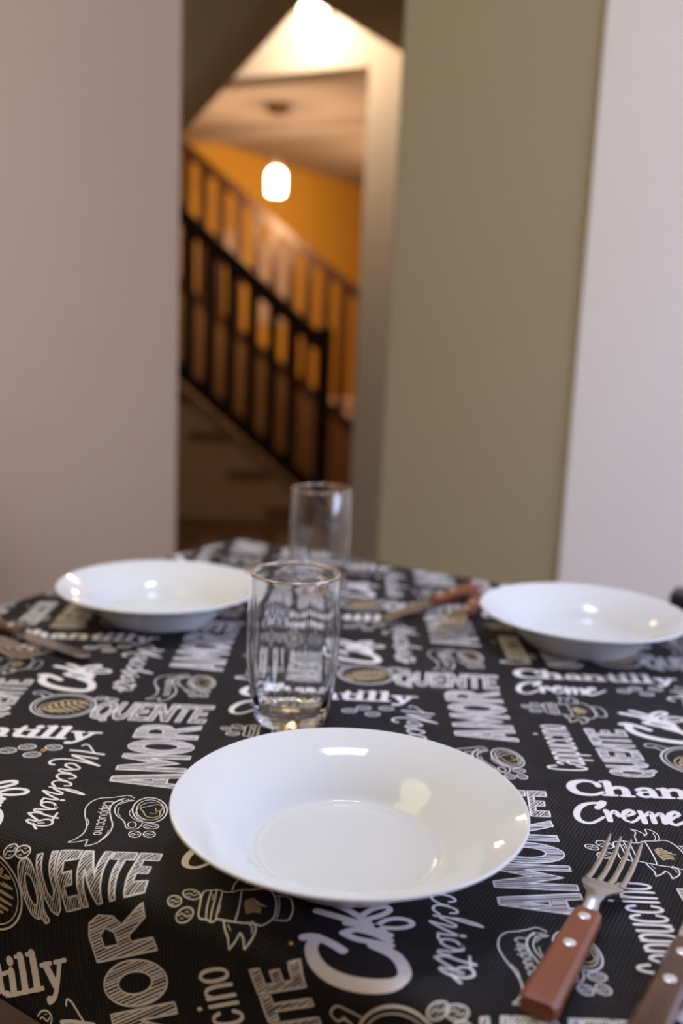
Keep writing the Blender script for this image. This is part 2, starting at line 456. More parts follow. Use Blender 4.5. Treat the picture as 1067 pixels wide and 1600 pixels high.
# ------------------------------------------------------------------ tablecloth
def fold(t, n, lift=0.0):
    tc_, nc = min(max(t, TMIN + RF), TMAX - RF), min(max(n, NMIN + RF), NMAX - RF)
    dt, dn = t - tc_, n - nc
    o = math.hypot(dt, dn)
    if o < 1e-9:
        return tn(t, n, ZT + lift)
    dt, dn = dt / o, dn / o
    a = min(o / RF, PI / 2)
    h, drop = RF * math.sin(a), RF * (1 - math.cos(a))
    if o > RF * PI / 2:
        e = o - RF * PI / 2
        drop += e
        k = min(e / 0.11, 1.0)
        h += 0.007 * k * k * (1.3 + math.sin(2 * PI * (t - n) / 0.37 + 1.0))
    h += lift * math.sin(a)
    return tn(tc_ + dt * h, nc + dn * h, ZT - drop + lift * math.cos(a))

def grid(lo, hi):
    e0, e1 = lo + RF, hi - RF
    arc = RF * PI / 2
    g = list(np.linspace(e0 - OVER, e0 - arc, 19)[:-1]) + list(np.linspace(e0 - arc, e0, 15)[:-1])
    g += list(np.linspace(e0, e1, 60)[:-1])
    g += list(np.linspace(e1, e1 + arc, 15)[:-1]) + list(np.linspace(e1 + arc, e1 + OVER, 19))
    return g
gt, gn = grid(TMIN, TMAX), grid(NMIN, NMAX)
verts = [tuple(fold(t, n)) for n in gn for t in gt]
W_ = len(gt)
faces = [(j * W_ + i, j * W_ + i + 1, (j + 1) * W_ + i + 1, (j + 1) * W_ + i) for j in range(len(gn) - 1) for i in range(W_ - 1)]
me = bpy.data.meshes.new('tablecloth')
me.from_pydata(verts, [], faces)
uvl = me.uv_layers.new(name='flat')
flat = np.array([(t, n) for n in gn for t in gt])
li = np.empty(len(me.loops), dtype=np.int32)
me.loops.foreach_get('vertex_index', li)
uvl.data.foreach_set('uv', flat[li].astype(np.float32).ravel())
me.shade_smooth()
me.materials.append(M['cloth'])
cloth = bpy.data.objects.new('tablecloth', me)
C.objects.link(cloth)
tag(cloth, 'black ribbed tablecloth printed all over with white coffee words and drawings', 'tablecloth')
sd = cloth.modifiers.new('thickness', 'SOLIDIFY')
sd.thickness = 0.0007
sd.offset = -1

# ---- the print: strokes in millimetres, repeated over the cloth
TR = {}
TR['macchiato'] = '''00|1.5|1595,57 1610,90 1646,72 1687,2 1722,-59
00|2.6|1526,-33 1617,-42 1724,-68 1803,-86
00|2.4|1770,-161 1674,-141 1566,-120
00|2.4|1568,-128 1690,-204 1814,-290
00|2.2|1817,-290 1667,-229 1530,-198 1446,-220 1426,-266 1443,-298 1471,-304
00|1.9|1670,-327 1619,-276 1568,-277 1565,-315 1629,-365 1674,-369 1682,-343 1670,-327
00|1.9|1679,-360 1606,-389 1546,-373 1538,-402 1580,-428 1634,-436
00|1.9|1652,-527 1686,-519 1689,-491 1655,-462 1593,-448 1554,-463 1551,-504 1593,-549 1641,-568
00|1.9|1649,-646 1687,-642 1689,-611 1653,-583 1590,-565 1553,-584 1551,-621 1582,-660
00|2.0|1548,-676 1634,-694 1747,-744 1825,-773
00|1.6|1824,-770 1788,-740 1707,-702 1649,-696
00|2.0|1586,-698 1632,-737 1669,-767 1654,-786 1584,-763 1518,-736
00|2.0|1518,-736 1552,-775 1617,-829 1665,-864 1614,-864 1558,-852
00|2.6|1691,-869 1706,-873
00|1.9|1681,-978 1652,-924 1592,-907 1564,-933 1591,-972 1654,-1002 1689,-992 1677,-964
00|1.9|1559,-855 1554,-896 1570,-924
00|1.9|1683,-1007 1619,-1019 1550,-1014 1548,-1040 1603,-1056
00|2.1|1521,-1077 1579,-1065 1656,-1100 1739,-1131
00|1.7|1715,-1060 1712,-1108 1711,-1152
00|2.0|1522,-1081 1565,-1128 1612,-1172
00|1.8|1658,-1215 1625,-1204 1632,-1173 1680,-1155 1717,-1180 1715,-1229 1655,-1248 1589,-1227 1544,-1191 1544,-1167 1596,-1184 1662,-1208
00|1.8|1597,-1220 1615,-1258 1639,-1291'''
TR['banner'] = '''00|0.9|2201,-794 2149,-757 2091,-779 2026,-802 1959,-817 1910,-871 1891,-962 1912,-1071 1950,-1175 1969,-1263 1963,-1336 1935,-1396 1895,-1444
00|0.9|1895,-1444 1953,-1434 2015,-1396
00|0.9|2015,-1396 2020,-1484
00|1.0|2020,-1484 2083,-1439 2121,-1358 2138,-1277 2132,-1189 2096,-1086 2067,-994 2060,-915 2083,-847 2127,-801
00|0.5|2124,-1264 2119,-1337 2096,-1403
00|0.6|1938,-1115 1965,-1174 1965,-1248
01|1.1|2464,-950 2468,-1002 2463,-1049 2448,-1089 2424,-1119 2395,-1135 2361,-1138 2326,-1127 2293,-1103 2263,-1067 2239,-1022 2223,-972 2217,-920 2221,-871 2235,-828 2259,-797 2289,-778 2324,-775 2361,-787 2396,-814 2427,-852 2450,-899
01|0.7|2443,-949 2447,-995 2441,-1036 2425,-1070 2403,-1093 2375,-1102 2344,-1098 2314,-1080 2286,-1050 2264,-1011 2250,-966 2245,-920 2250,-877 2265,-842 2288,-817 2317,-807 2349,-812 2380,-831 2408,-863 2430,-903
00|0.6|2256,-929 2254,-1009 2296,-1083 2353,-1106
00|0.6|2218,-932 2209,-1013 2251,-1087 2307,-1136
00|0.9|2204,-828 2137,-842 2098,-911 2101,-991 2132,-1059 2181,-1109 2213,-1167 2231,-1218 2269,-1237 2311,-1226 2329,-1172 2327,-1142
01|0.8|2291,-1175 2291,-1200 2280,-1216 2263,-1217 2246,-1204 2236,-1180 2235,-1155 2246,-1139 2263,-1137 2281,-1151
00|0.6|2124,-941 2130,-1020 2165,-1072
00|0.6|2079,-864 2130,-813 2192,-812
00|0.6|2111,-902 2155,-854 2205,-832
00|0.5|2114,-828 2144,-874
00|0.5|2153,-811 2180,-846
11|1.0|2290,-926 2335,-898 2392,-876 2429,-913 2418,-970 2426,-1033 2383,-1068 2334,-1049 2303,-989 2269,-936
10|0.8|2379,-926 2392,-973 2428,-965
10|0.6|2351,-1000 2380,-1013 2400,-996
00|0.6|2260,-912 2310,-851 2380,-852
01|0.9|2449,-1184 2446,-1203 2429,-1218 2405,-1225 2379,-1222 2357,-1210 2347,-1193 2350,-1174 2366,-1158 2391,-1151 2417,-1154 2439,-1166
00|0.7200000000000001|2363,-1195 2381,-1180 2398,-1188 2415,-1196 2433,-1181
00|0.54|2376,-1207 2396,-1207
00|0.54|2420,-1169 2399,-1169
01|0.9|2348,-1299 2347,-1320 2336,-1337 2317,-1344 2296,-1340 2279,-1326 2269,-1305 2269,-1284 2281,-1267 2299,-1259 2320,-1263 2338,-1278
00|0.7200000000000001|2282,-1309 2294,-1292 2308,-1302 2322,-1312 2335,-1295
00|0.54|2293,-1323 2309,-1324
00|0.54|2324,-1281 2308,-1280
01|0.9|2445,-1290 2444,-1312 2432,-1329 2414,-1336 2393,-1332 2375,-1318 2366,-1297 2367,-1275 2378,-1258 2397,-1251 2418,-1255 2435,-1269
00|0.7200000000000001|2378,-1300 2391,-1284 2405,-1294 2419,-1303 2432,-1287
00|0.54|2389,-1314 2406,-1315
00|0.54|2421,-1273 2405,-1272'''
TR['travel'] = '''00|1|259,-515 226,-504 189,-516 159,-523 145,-558 145,-664 142,-729 159,-751 195,-761 219,-780 243,-781 254,-768
00|0.9|194,-520 191,-668 191,-753
00|0.9|226,-504 228,-632 219,-773
00|0.9|264,-528 261,-656 254,-764
00|0.5|210,-553 215,-620
00|0.5|271,-669 267,-732
00|1|259,-522 322,-524 376,-495 450,-488 526,-473 568,-512 598,-604 602,-709 589,-786 535,-848 482,-830 391,-812 254,-768
00|0.9|378,-506 382,-621 380,-738 371,-801
00|1|594,-544 656,-549 684,-571 704,-662 697,-740 675,-793 597,-792
00|0.6|612,-552 622,-668 614,-772
00|0.9|320,-510 327,-433 348,-374 323,-329
00|0.9|323,-329 374,-357 410,-405
00|0.9|393,-425 424,-389 434,-323 475,-342 501,-405 487,-469 465,-485
00|0.6|470,-371 472,-435 453,-479
00|1|302,-787 311,-840 327,-892 320,-953
00|1|320,-953 374,-915 405,-876
00|1|405,-876 423,-911 422,-970
00|1|422,-970 470,-933 497,-887 494,-845 469,-810
00|0.6|444,-813 473,-852 478,-892
00|0.5|330,-815 346,-854
10|1.3|414,-614 459,-584 470,-602
10|1.3|414,-636 461,-607 493,-621
10|1.3|413,-657 463,-629 517,-641
10|1.3|418,-677 465,-651 541,-660
10|1.3|423,-698 467,-674 510,-683
10|1.3|428,-718 469,-696 510,-704
10|1.3|433,-738 471,-717 510,-725
01|0.9|136,-582 129,-604 109,-614 82,-610 54,-596 34,-575 26,-551 32,-529 51,-516 79,-516 107,-530 128,-554
00|0.7200000000000001|44,-572 63,-556 81,-567 99,-579 117,-559
00|0.54|57,-588 79,-590
00|0.54|104,-542 82,-541
01|0.9|102,-686 108,-708 99,-729 75,-744 44,-748 15,-742 -3,-727 -6,-708 5,-687 28,-672 55,-665 82,-670
00|0.7200000000000001|8,-703 34,-695 52,-708 71,-721 95,-713
00|0.54|19,-719 45,-725
00|0.54|83,-697 58,-690
01|0.9|27,-618 23,-635 7,-645 -15,-645 -38,-636 -55,-621 -62,-604 -58,-587 -43,-576 -22,-574 0,-582 18,-598
00|0.7200000000000001|-48,-610 -32,-600 -17,-611 -3,-622 13,-612
00|0.54|-38,-623 -20,-628
00|0.54|3,-598 -15,-594'''
TR['cafe'] = '''00|6.0|1004,-1055 945,-1000 883,-957 827,-936 780,-948
00|7.5|858,-946 827,-1025 848,-1111 917,-1191 1030,-1255 1174,-1297 1286,-1301 1339,-1251 1334,-1163 1296,-1080 1232,-1026 1178,-990
00|5.0|1276,-989 1172,-964 1074,-937 1006,-890
00|5.0|1006,-890 1075,-854 1174,-882 1272,-943
00|5.0|1274,-892 1175,-847 1087,-805 1024,-794
00|5.5|850,-683 973,-733 1100,-789 1237,-863
00|3.6|1201,-809 1254,-749 1332,-724 1401,-745 1405,-788 1333,-820 1239,-821 1176,-804
00|5.0|1151,-774 1075,-697 1011,-642 958,-616
00|4.2|1114,-712 1180,-640 1259,-607 1283,-644 1230,-699 1152,-742'''
TR['creme'] = '''00|6,6,5|226,64 201,16 163,-29
00|3,3.4,4.2,5,5.2,4.6,3.6,3,2.6|223,53 160,47 89,23 27,-39 -13,-131 -17,-217 17,-262 81,-256 176,-168
00|4.5,5,4.5|217,-66 219,-132 210,-219
00|2.5,4.5,4.5|238,-119 280,-71 296,-141
00|2.6,3.4,4.8,4.6,3,2.4|355,-136 415,-92 400,-49 350,-87 323,-187 363,-232
00|2.6|363,-232 411,-190 452,-133
00|4,4.6,4.6|470,-57 471,-129 460,-227
00|2.4,4.2,4.4|489,-128 546,-69 531,-221
00|2.4,4.2,4.2|565,-121 621,-80 607,-223
00|2.4|607,-223 649,-184 692,-145
00|2.6,3.4,4.6,4.4,3,2.4|695,-136 750,-86 738,-42 678,-93 648,-202 682,-242 750,-193 848,-104'''

def load(key):
    out = []
    for ln in TR[key].split('\n'):
        a, b, c = ln.split('|')
        ws = [float(q) for q in b.split(',')]
        out.append((int(a[0]), ws, a[1] == '1', [tuple(float(v) / 10 for v in q.split(',')) for q in c.split()]))
    return out
PRINT = []                                   # (ink, widths, closed, points)
for key in TR:
    PRINT += load(key)
def S(w, pts, ink=0, closed=False, straight=False):
    PRINT.append((ink, w if isinstance(w, list) else [w], closed, pts) if not straight else (ink + 10, w if isinstance(w, list) else [w], closed, pts))
def ellipse(cx, cy, rx, ry, n=18, tilt=0.0):
    c, s_ = math.cos(tilt), math.sin(tilt)
    return [(cx + rx*math.cos(a)*c - ry*math.sin(a)*s_, cy + rx*math.cos(a)*s_ + ry*math.sin(a)*c) for a in [2*PI*i/n for i in range(n)]]
def bean(cx, cy, rx, ry, tilt=0.0, w=1.0):
    S(w, ellipse(cx, cy, rx, ry, 14, tilt), closed=True)
    c, s_ = math.cos(tilt), math.sin(tilt)
    R2 = lambda x, y: (cx + x*c - y*s_, cy + x*s_ + y*c)
    S(w * .8, [R2(-rx*.75, -ry*.1), R2(-rx*.3, ry*.3), R2(rx*.3, -ry*.3), R2(rx*.75, ry*.1)])
    S(w * .5, [R2(-rx*.45, -ry*.5), R2(0, -ry*.55)])
    S(w * .5, [R2(0, ry*.55), R2(rx*.45, ry*.5)])

# bold slab word
SLAB = {
 'C': (30, [([5, 4, 4.5, 7, 8, 7, 4.5, 3.5, 3], [(27, 17.5), (22, 23.5), (14, 24.5), (6, 20), (3.8, 12), (7, 4.5), (15, 1.2), (23, 2), (29, 6.5)]), ([5.5], [(25.5, 21), (26.5, 16.5)])]),
 'h': (25, [([7], [(4.5, 24), (4.5, 3)]), ([3], [(-1, 24.3), (5, 24.3)]), ([3.2], [(-1.2, 1.6), (9.5, 1.6)]), ([3, 5, 7, 7], [(5, 10), (11, 15.5), (17.5, 13), (18, 3)]), ([3.2], [(13.6, 1.6), (23.4, 1.6)])]),
 'a': (21, [([5, 3.5, 6, 7], [(3.2, 12.5), (8, 16), (14, 13.5), (15, 3)]), ([3, 3, 5.5, 4, 3], [(14, 9.6), (7, 9.4), (3.4, 5.4), (7, 1.7), (13, 3)]), ([3.2], [(14, 1.6), (20.3, 1.6)])]),
 'n': (25, [([7], [(4.5, 15.5), (4.5, 3)]), ([3], [(-1, 15.8), (4, 15.8)]), ([3.2], [(-1.2, 1.6), (9.5, 1.6)]), ([3, 5, 7, 7], [(5, 10), (11, 15.5), (17.5, 13), (18, 3)]), ([3.2], [(13.6, 1.6), (23.4, 1.6)])]),
 't': (14.5, [([4.5, 7, 6.5, 3.5], [(6.5, 22), (5.5, 9), (7.5, 3), (13, 3)]), ([3.2], [(0, 15.5), (12.5, 15.5)])]),
 'i': (12.3, [([7], [(4.5, 15.5), (4.5, 3)]), ([3], [(-1, 15.8), (4, 15.8)]), ([3.2], [(-1.2, 1.6), (10.2, 1.6)]), ([7.4], [(4.7, 22.6), (4.9, 22.6)])]),
 'l': (12.6, [([7], [(4.5, 24), (4.5, 3)]), ([3], [(-1, 24.3), (5, 24.3)]), ([3.2], [(-1.2, 1.6), (10.2, 1.6)])]),
 'y': (22, [([6.5], [(4, 14.5), (10.5, 2)]), ([4, 4, 4, 6], [(18, 14.5), (11.5, 0), (7.5, -5.5), (3, -6.3)]), ([3.2], [(-1, 15.6), (9, 15.6)]), ([3.2], [(13.5, 15.6), (24, 15.6)])]),
}
x = -1.0
for chh in 'Chantilly':
    adv, sts = SLAB[chh]
    for w, pts in sts:
        S([q * .93 for q in w], [(x + .945 * (a + .12 * b), 17 + 1.0 * b) for a, b in pts])
    x += adv * .945

# condensed monoline letters
MONO = {
 'C': [[(.92, .78), (.75, .96), (.45, 1.0), (.18, .85), (.1, .5), (.18, .15), (.45, 0), (.75, .04), (.92, .22)]],
 'c': [[(.9, .52), (.72, .67), (.42, .7), (.17, .57), (.1, .35), (.17, .12), (.42, 0), (.72, .03), (.9, .17)]],
 'a': [[(.15, .58), (.45, .7), (.8, .58), (.86, .3), (.86, 0)], [(.86, .4), (.45, .41), (.13, .22), (.3, .01), (.6, .02), (.86, .16)]],
 'p': [[(.12, .7), (.12, -.28)], [(.12, .58), (.45, .7), (.8, .6), (.88, .35), (.8, .1), (.45, 0), (.12, .12)]],
 'u': [[(.12, .7), (.12, .22), (.3, .02), (.6, .02), (.86, .18)], [(.86, .7), (.86, 0)]],
 'i': [[(.5, .7), (.5, 0)], [(.5, .93), (.5, .98)]],
 'n': [[(.12, .7), (.12, 0)], [(.12, .54), (.4, .69), (.72, .64), (.86, .45), (.86, 0)]],
 'o': [[(.5, .7), (.2, .6), (.1, .35), (.2, .1), (.5, 0), (.8, .1), (.9, .35), (.8, .6), (.5, .7)]],
}
ADV = {'i': .6, 'C': 1.05}
def mono(word, start, end, up, size, w):
    tot = sum(ADV.get(c, 1.0) for c in word)
    d = ((end[0] - start[0]) / tot, (end[1] - start[1]) / tot)
    pos = 0.0
    for c in word:
        a = ADV.get(c, 1.0)
        for pl_ in MONO[c]:
            S(w, [(start[0] + d[0] * (pos + a * (.06 + .86 * x_)) + up[0] * size * y_, start[1] + d[1] * (pos + a * (.06 + .86 * x_)) + up[1] * size * y_) for x_, y_ in pl_])
        pos += a
mono('Cappuccino', (24, -197), (24.5, -103), (-1, 0), 31, 2.3)
mono('Cappuccino', (199.5, -86), (203.5, -134), (1, .1), 7.6, .85)

# outlined block letters with pencil hatching
def ov(rx, ry):
    return [(.5 + rx * math.cos(a), .5 + ry * math.sin(a)) for a in [2*PI*i/16 for i in range(16)]]
BLOCK = {
 'A': [[(0, 0), (.34, 1), (.66, 1), (1, 0), (.74, 0), (.67, .2), (.33, .2), (.26, 0)], [(.4, .4), (.6, .4), (.5, .72)]],
 'M': [[(0, 0), (0, 1), (.24, 1), (.5, .52), (.76, 1), (1, 1), (1, 0), (.78, 0), (.78, .58), (.5, .12), (.22, .58), (.22, 0)]],
 'O': [ov(.5, .5), ov(.25, .27)],
 'R': [[(0, 0), (0, 1), (.58, 1), (.85, .92), (.97, .72), (.88, .5), (.66, .41), (1, 0), (.72, 0), (.42, .36), (.27, .36), (.27, 0)], [(.27, .57), (.27, .81), (.55, .81), (.68, .69), (.55, .57)]],
 'Q': [[(.5, 1), (.2, .92), (.02, .7), (0, .4), (.12, .12), (.4, 0), (.6, 0), (.75, -.1), (.98, -.06), (.86, .1), (.98, .4), (.96, .72), (.8, .92)], [(.5, .76), (.32, .66), (.27, .42), (.4, .24), (.6, .24), (.73, .42), (.7, .66)]],
 'U': [[(0, 1), (.27, 1), (.27, .38), (.5, .22), (.73, .38), (.73, 1), (1, 1), (1, .3), (.8, .06), (.5, -.02), (.2, .06), (0, .3)]],
 'E': [[(0, 0), (0, 1), (1, 1), (1, .79), (.32, .79), (.32, .6), (.82, .6), (.82, .4), (.32, .4), (.32, .21), (1, .21), (1, 0)]],
 'N': [[(0, 0), (0, 1), (.28, 1), (.72, .42), (.72, 1), (1, 1), (1, 0), (.74, 0), (.27, .6), (.27, 0)]],
 'T': [[(0, 1), (1, 1), (1, .78), (.64, .78), (.64, 0), (.36, 0), (.36, .78), (0, .78)]],
}
rng = random.Random(5)
def block(ch_, fmap, out=1.3, hw=.62, step=1.9, ang=0.6):
    cons = [[fmap(*q) for q in c] for c in BLOCK[ch_]]
    for c in cons:
        if ch_ in 'OQ' and len(c) > 6:
            S(out, c, closed=True)
        else:
            S(out, c + [c[0]], straight=True)
    ca, sa = math.cos(ang), math.sin(ang)
    rot = [[(x_*ca + y_*sa, -x_*sa + y_*ca) for x_, y_ in c] for c in cons]
    ys = [q[1] for c in rot for q in c]
    y_ = min(ys) + step * .5
    while y_ < max(ys):
        xs = []
        for c in rot:
            for (ax, ay), (bx, by) in zip(c, c[1:] + c[:1]):
                if (ay > y_) != (by > y_):
                    xs.append(ax + (y_ - ay) / (by - ay) * (bx - ax))
        xs.sort()
        for a, b in zip(xs[::2], xs[1::2]):
            if b - a > 1.2:
                a2, b2 = a + .5 + rng.random() * .6, b - .5 - rng.random() * .6
                if b2 > a2 + .5:
                    S(hw * rng.uniform(.7, 1.75), [(u * ca - y_ * sa, u * sa + y_ * ca) for u in (a2, b2)], straight=True)
        y_ += step * rng.uniform(.8, 1.15)
for chh, a, b in (('A', -62, -37), ('M', -34, -5), ('O', -3, 24), ('R', 27, 56)):
    block(chh, lambda x_, y_, a=a, b=b: (249 - 53 * y_, a + (b - a) * x_), ang=0.15, step=1.95, hw=.8)
for chh, a, b in (('Q', 150, 168), ('U', 169.5, 184), ('E', 186, 200), ('N', 202, 220), ('T', 221.5, 236), ('E', 238, 252)):
    block(chh, lambda x_, y_, a=a, b=b: (a + (b - a) * x_ + 4 * y_ - 2, 62 + 40 * y_), ang=0.9, step=1.9, hw=.65)
for k, chh in enumerate('QUENTE'):
    a = -203 + 16 * k
    block(chh, lambda x_, y_, a=a: (77 - 35 * y_ - .5 * (a + 203) * .02, a + 14.2 * x_), ang=0.3, step=1.9, hw=.7)

# round cup seen from above, with golden leaf
S(1.5, ellipse(121, 88, 28, 27.5, 30), closed=True)
S(.8, ellipse(121, 88, 24.5, 24, 28), closed=True)
S(1.0, [(99, 105), (94, 112), (88, 112), (86, 117), (92, 120), (99, 116), (105, 112)])
S(.8, [(97, 109), (93, 114)])
for k in range(7):
    u = k / 6
    cx, cy = 106 + 28 * u, 79 + 17 * u
    for sgn in (-1, 1):
        L = 13 * math.sin(PI * (.18 + .72 * u))
        S(1.5, [(cx, cy), (cx - sgn * L * .35 + 2, cy + sgn * L * .6), (cx - sgn * L * .6 + 7, cy + sgn * L), (cx + 5, cy + sgn * L * .45 + 1)], ink=1)
S(1.4, [(102, 76), (112, 83), (124, 90), (138, 98)], ink=1)
S(1.2, [(108, 70), (102, 78), (103, 88), (111, 96)], ink=1)
bean(150, 109, 6, 4, .3); bean(160, 106.5, 6, 4, -.2)
for (bx, by, tl) in ((104, -9, .1), (117, -1, .25), (125, -14.5, .2), (138, .5, 0)):
    bean(bx, by, 6.6, 5.0, tl, 1.15)

def catmull(p, closed, step):
    n = len(p)
    if n < 2:
        return p, [0.0]
    if n == 2 and not closed:
        L = math.dist(p[0], p[1]); k = max(1, int(L / step + .5))
        us = [i / k for i in range(k + 1)]
        return [(p[0][0] + (p[1][0]-p[0][0]) * u, p[0][1] + (p[1][1]-p[0][1]) * u) for u in us], us
    out, us = [], []
    segs = n if closed else n - 1
    for i in range(segs):
        g = (lambda q: p[q % n]) if closed else (lambda q: p[min(max(q, 0), n - 1)])
        a, b, c, d = g(i-1), g(i), g(i+1), g(i+2)
        k = max(1, int(math.dist(b, c) / step + .5))
        for j in range(k):
            t_ = j / k; t2 = t_*t_; t3 = t2*t_
            out.append(tuple(.5 * (2*b[m] + (c[m]-a[m]) * t_ + (2*a[m]-5*b[m]+4*c[m]-d[m]) * t2 + (3*b[m]-a[m]-3*c[m]+d[m]) * t3) for m in (0, 1)))
            us.append((i + t_) / segs)
    out.append(p[0] if closed else p[-1]); us.append(1.0)
    return out, us
def polyline(p, step):
    out, us = [], []
    for i in range(len(p) - 1):
        k = max(1, int(math.dist(p[i], p[i+1]) / step + .5))
        for j in range(k):
            out.append((p[i][0] + (p[i+1][0]-p[i][0]) * j / k, p[i][1] + (p[i+1][1]-p[i][1]) * j / k)); us.append((i + j/k) / (len(p)-1))
    out.append(p[-1]); us.append(1.0)
    return out, us

RIB = {0: ([], []), 1: ([], [])}             # 2-D ribbon patches of one repeat: vertices, faces
EMITTED = [0]
def emit(ink, ws, closed, pts):
    EMITTED[0] += 1
    up_ = (EMITTED[0] % 24) * 5e-6
    straight = ink >= 10
    ink = ink % 10
    wm = max(ws)
    if straight:
        c, us = polyline(pts, 3.0)
    else:
        c, us = catmull(pts, closed, 1.3 if wm < 1.6 else 1.1)
    n = len(c)
    V, Fc = RIB[ink]
    m = max(1, math.ceil(wm / 2.6))
    def width(u):
        q = u * (len(ws) - 1); i = min(int(q), len(ws) - 2) if len(ws) > 1 else 0
        return ws[0] if len(ws) == 1 else ws[i] + (ws[i+1] - ws[i]) * (q - i)
    rows = []
    ends = []
    sharp = straight and len(pts) > 2
    for i in range(n):
        if closed:
            a, b = c[(i - 1) % (n - 1)], c[(i + 1) % (n - 1)]
        else:
            a, b = c[max(i-1, 0)], c[min(i+1, n-1)]
            if sharp and (i == 0 or i == n - 1):
                a, b = c[n-2], c[1]
        dx, dy = b[0]-a[0], b[1]-a[1]
        L = math.hypot(dx, dy) or 1.0
        nx, ny = -dy / L, dx / L
        w = width(us[i])
        base = len(V)
        for k in range(m + 1):
            s_ = (k / m - .5) * w
            V.append((c[i][0] + nx * s_, c[i][1] + ny * s_, up_))
        rows.append(base)
        ends.append((c[i], (dx / L, dy / L), (nx, ny), w))
    for i in range(n - 1):
        for k in range(m):
            Fc.append((rows[i] + k + 1, rows[i] + k, rows[i+1] + k, rows[i+1] + k + 1))
    if not closed and not straight and wm > 1.2:             # round ends
        for (e, s_) in ((0, -1), (n - 1, 1)):
            (cx, cy), (dx, dy), (nx, ny), w = ends[e]
            base = len(V)
            V.append((cx, cy, up_))
            for k in range(7):
                a = PI * k / 6
                V.append((cx + nx * math.cos(a) * w / 2 + s_ * dx * math.sin(a) * w / 2, cy + ny * math.cos(a) * w / 2 + s_ * dy * math.sin(a) * w / 2, up_))
            for k in range(6):
                Fc.append((base, base + 1 + k, base + 2 + k) if s_ < 0 else (base, base + 2 + k, base + 1 + k))
for q in PRINT:
    emit(*q)

OX, OY, AX, AY, BY = 0.183, 0.722, 0.272, 0.114, 0.256
def lay_print(name, ink, m, lift):
    V, Fc = np.array(RIB[ink][0]), RIB[ink][1]
    LZ = V[:, 2].copy()
    V = V[:, :2] / 1000.0
    av, af = [], []
    lo_t, hi_t = TMIN + RF - OVER + .002, TMAX - RF + OVER - .002
    lo_n, hi_n = NMIN + RF - OVER + .002, NMAX - RF + OVER - .002
    for i in range(-5, 4):
        for j in range(-5, 9):
            x_ = V[:, 0] + OX + i * AX
            y_ = V[:, 1] + OY + i * AY + j * BY - (0.032 if i >= 0 else 0.0)
            t = x_ * TX + y_ * TY
            n = x_ * NX + y_ * NY
            ok = (t > lo_t) & (t < hi_t) & (n > lo_n) & (n < hi_n)
            # slit corners of the overhang carry no print
            ok &= ~(((t < TMIN) | (t > TMAX)) & ((n < NMIN) | (n > NMAX)))
            if not ok.any():
                continue
            idx = np.full(len(V), -1, dtype=int)
            sel = np.nonzero(ok)[0]
            idx[sel] = np.arange(len(sel)) + len(av)
            inner = (t > TMIN + RF) & (t < TMAX - RF) & (n > NMIN + RF) & (n < NMAX - RF)
            for s_ in sel:
                if inner[s_]:
                    av.append((x_[s_], y_[s_], ZT + lift + LZ[s_]))
                else:
                    av.append(tuple(fold(t[s_], n[s_], lift + LZ[s_])))
            for fc in Fc:
                q = [idx[k] for k in fc]
                if min(q) >= 0:
                    af.append(tuple(int(k) for k in q))
    me = bpy.data.meshes.new(name)
    me.from_pydata(av, [], af)
    me.materials.append(m)
    me.shade_flat()
    o = bpy.data.objects.new(name, me)
    C.objects.link(o)
    o.parent = cloth
    return o
wp = lay_print('white_print', 0, M['print'], 0.00022)
wp['label'] = 'white printed words, letters and coffee drawings'
gp = lay_print('gold_print', 1, M['gold'], 0.00026)
gp['label'] = 'gold printed coffee foam marks'

# ------------------------------------------------------------------ plates
def smooth_profile(p, k=4):
    out = []
    for i in range(len(p) - 1):
        a, b, c, d = p[max(i-1, 0)], p[i], p[i+1], p[min(i+2, len(p)-1)]
        for j in range(k):
            t_ = j / k; t2 = t_*t_; t3 = t2*t_
            out.append(tuple(.5 * (2*b[m] + (c[m]-a[m])*t_ + (2*a[m]-5*b[m]+4*c[m]-d[m])*t2 + (3*b[m]-a[m]-3*c[m]+d[m])*t3) for m in (0, 1)))
    out.append(p[-1])
    return out
PLATE = [(.0010, .0035), (.030, .0035), (.050, .0034), (.0545, .0006), (.058, .0004), (.061, .0014), (.066, .0060), (.076, .0150), (.088, .0245), (.102, .0325), (.1135, .0378), (.1158, .0392), (.1160, .0404), (.1150, .0411),
         (.111, .0397), (.104, .0370), (.095, .0330), (.086, .0278), (.078, .0218), (.0715, .0157), (.0668, .0108), (.0638, .0082), (.0618, .0073), (.0600, .0074), (.0575, .0069), (.0540, .0066), (.030, .0064), (.0010, .0064)]
pm = MB().lathe(smooth_profile(PLATE), 96)
plate = pm.build('soup_plate', M['porcelain'], None, smooth=70, loc=(0.0135, 0.603, ZT + .0004))
tag(plate, 'large white soup plate in front, sharpest and nearest to the camera', 'plate', 'white soup plates')
for loc, lab in (((-0.206, 1.113), 'white soup plate at the back left, beside the taupe wall'), ((0.277, 1.083), 'white soup plate at the back right, before the white wall')):
    o = plate.copy(); C.objects.link(o)
    o.location = (*loc, ZT + .0004); o['label'] = lab

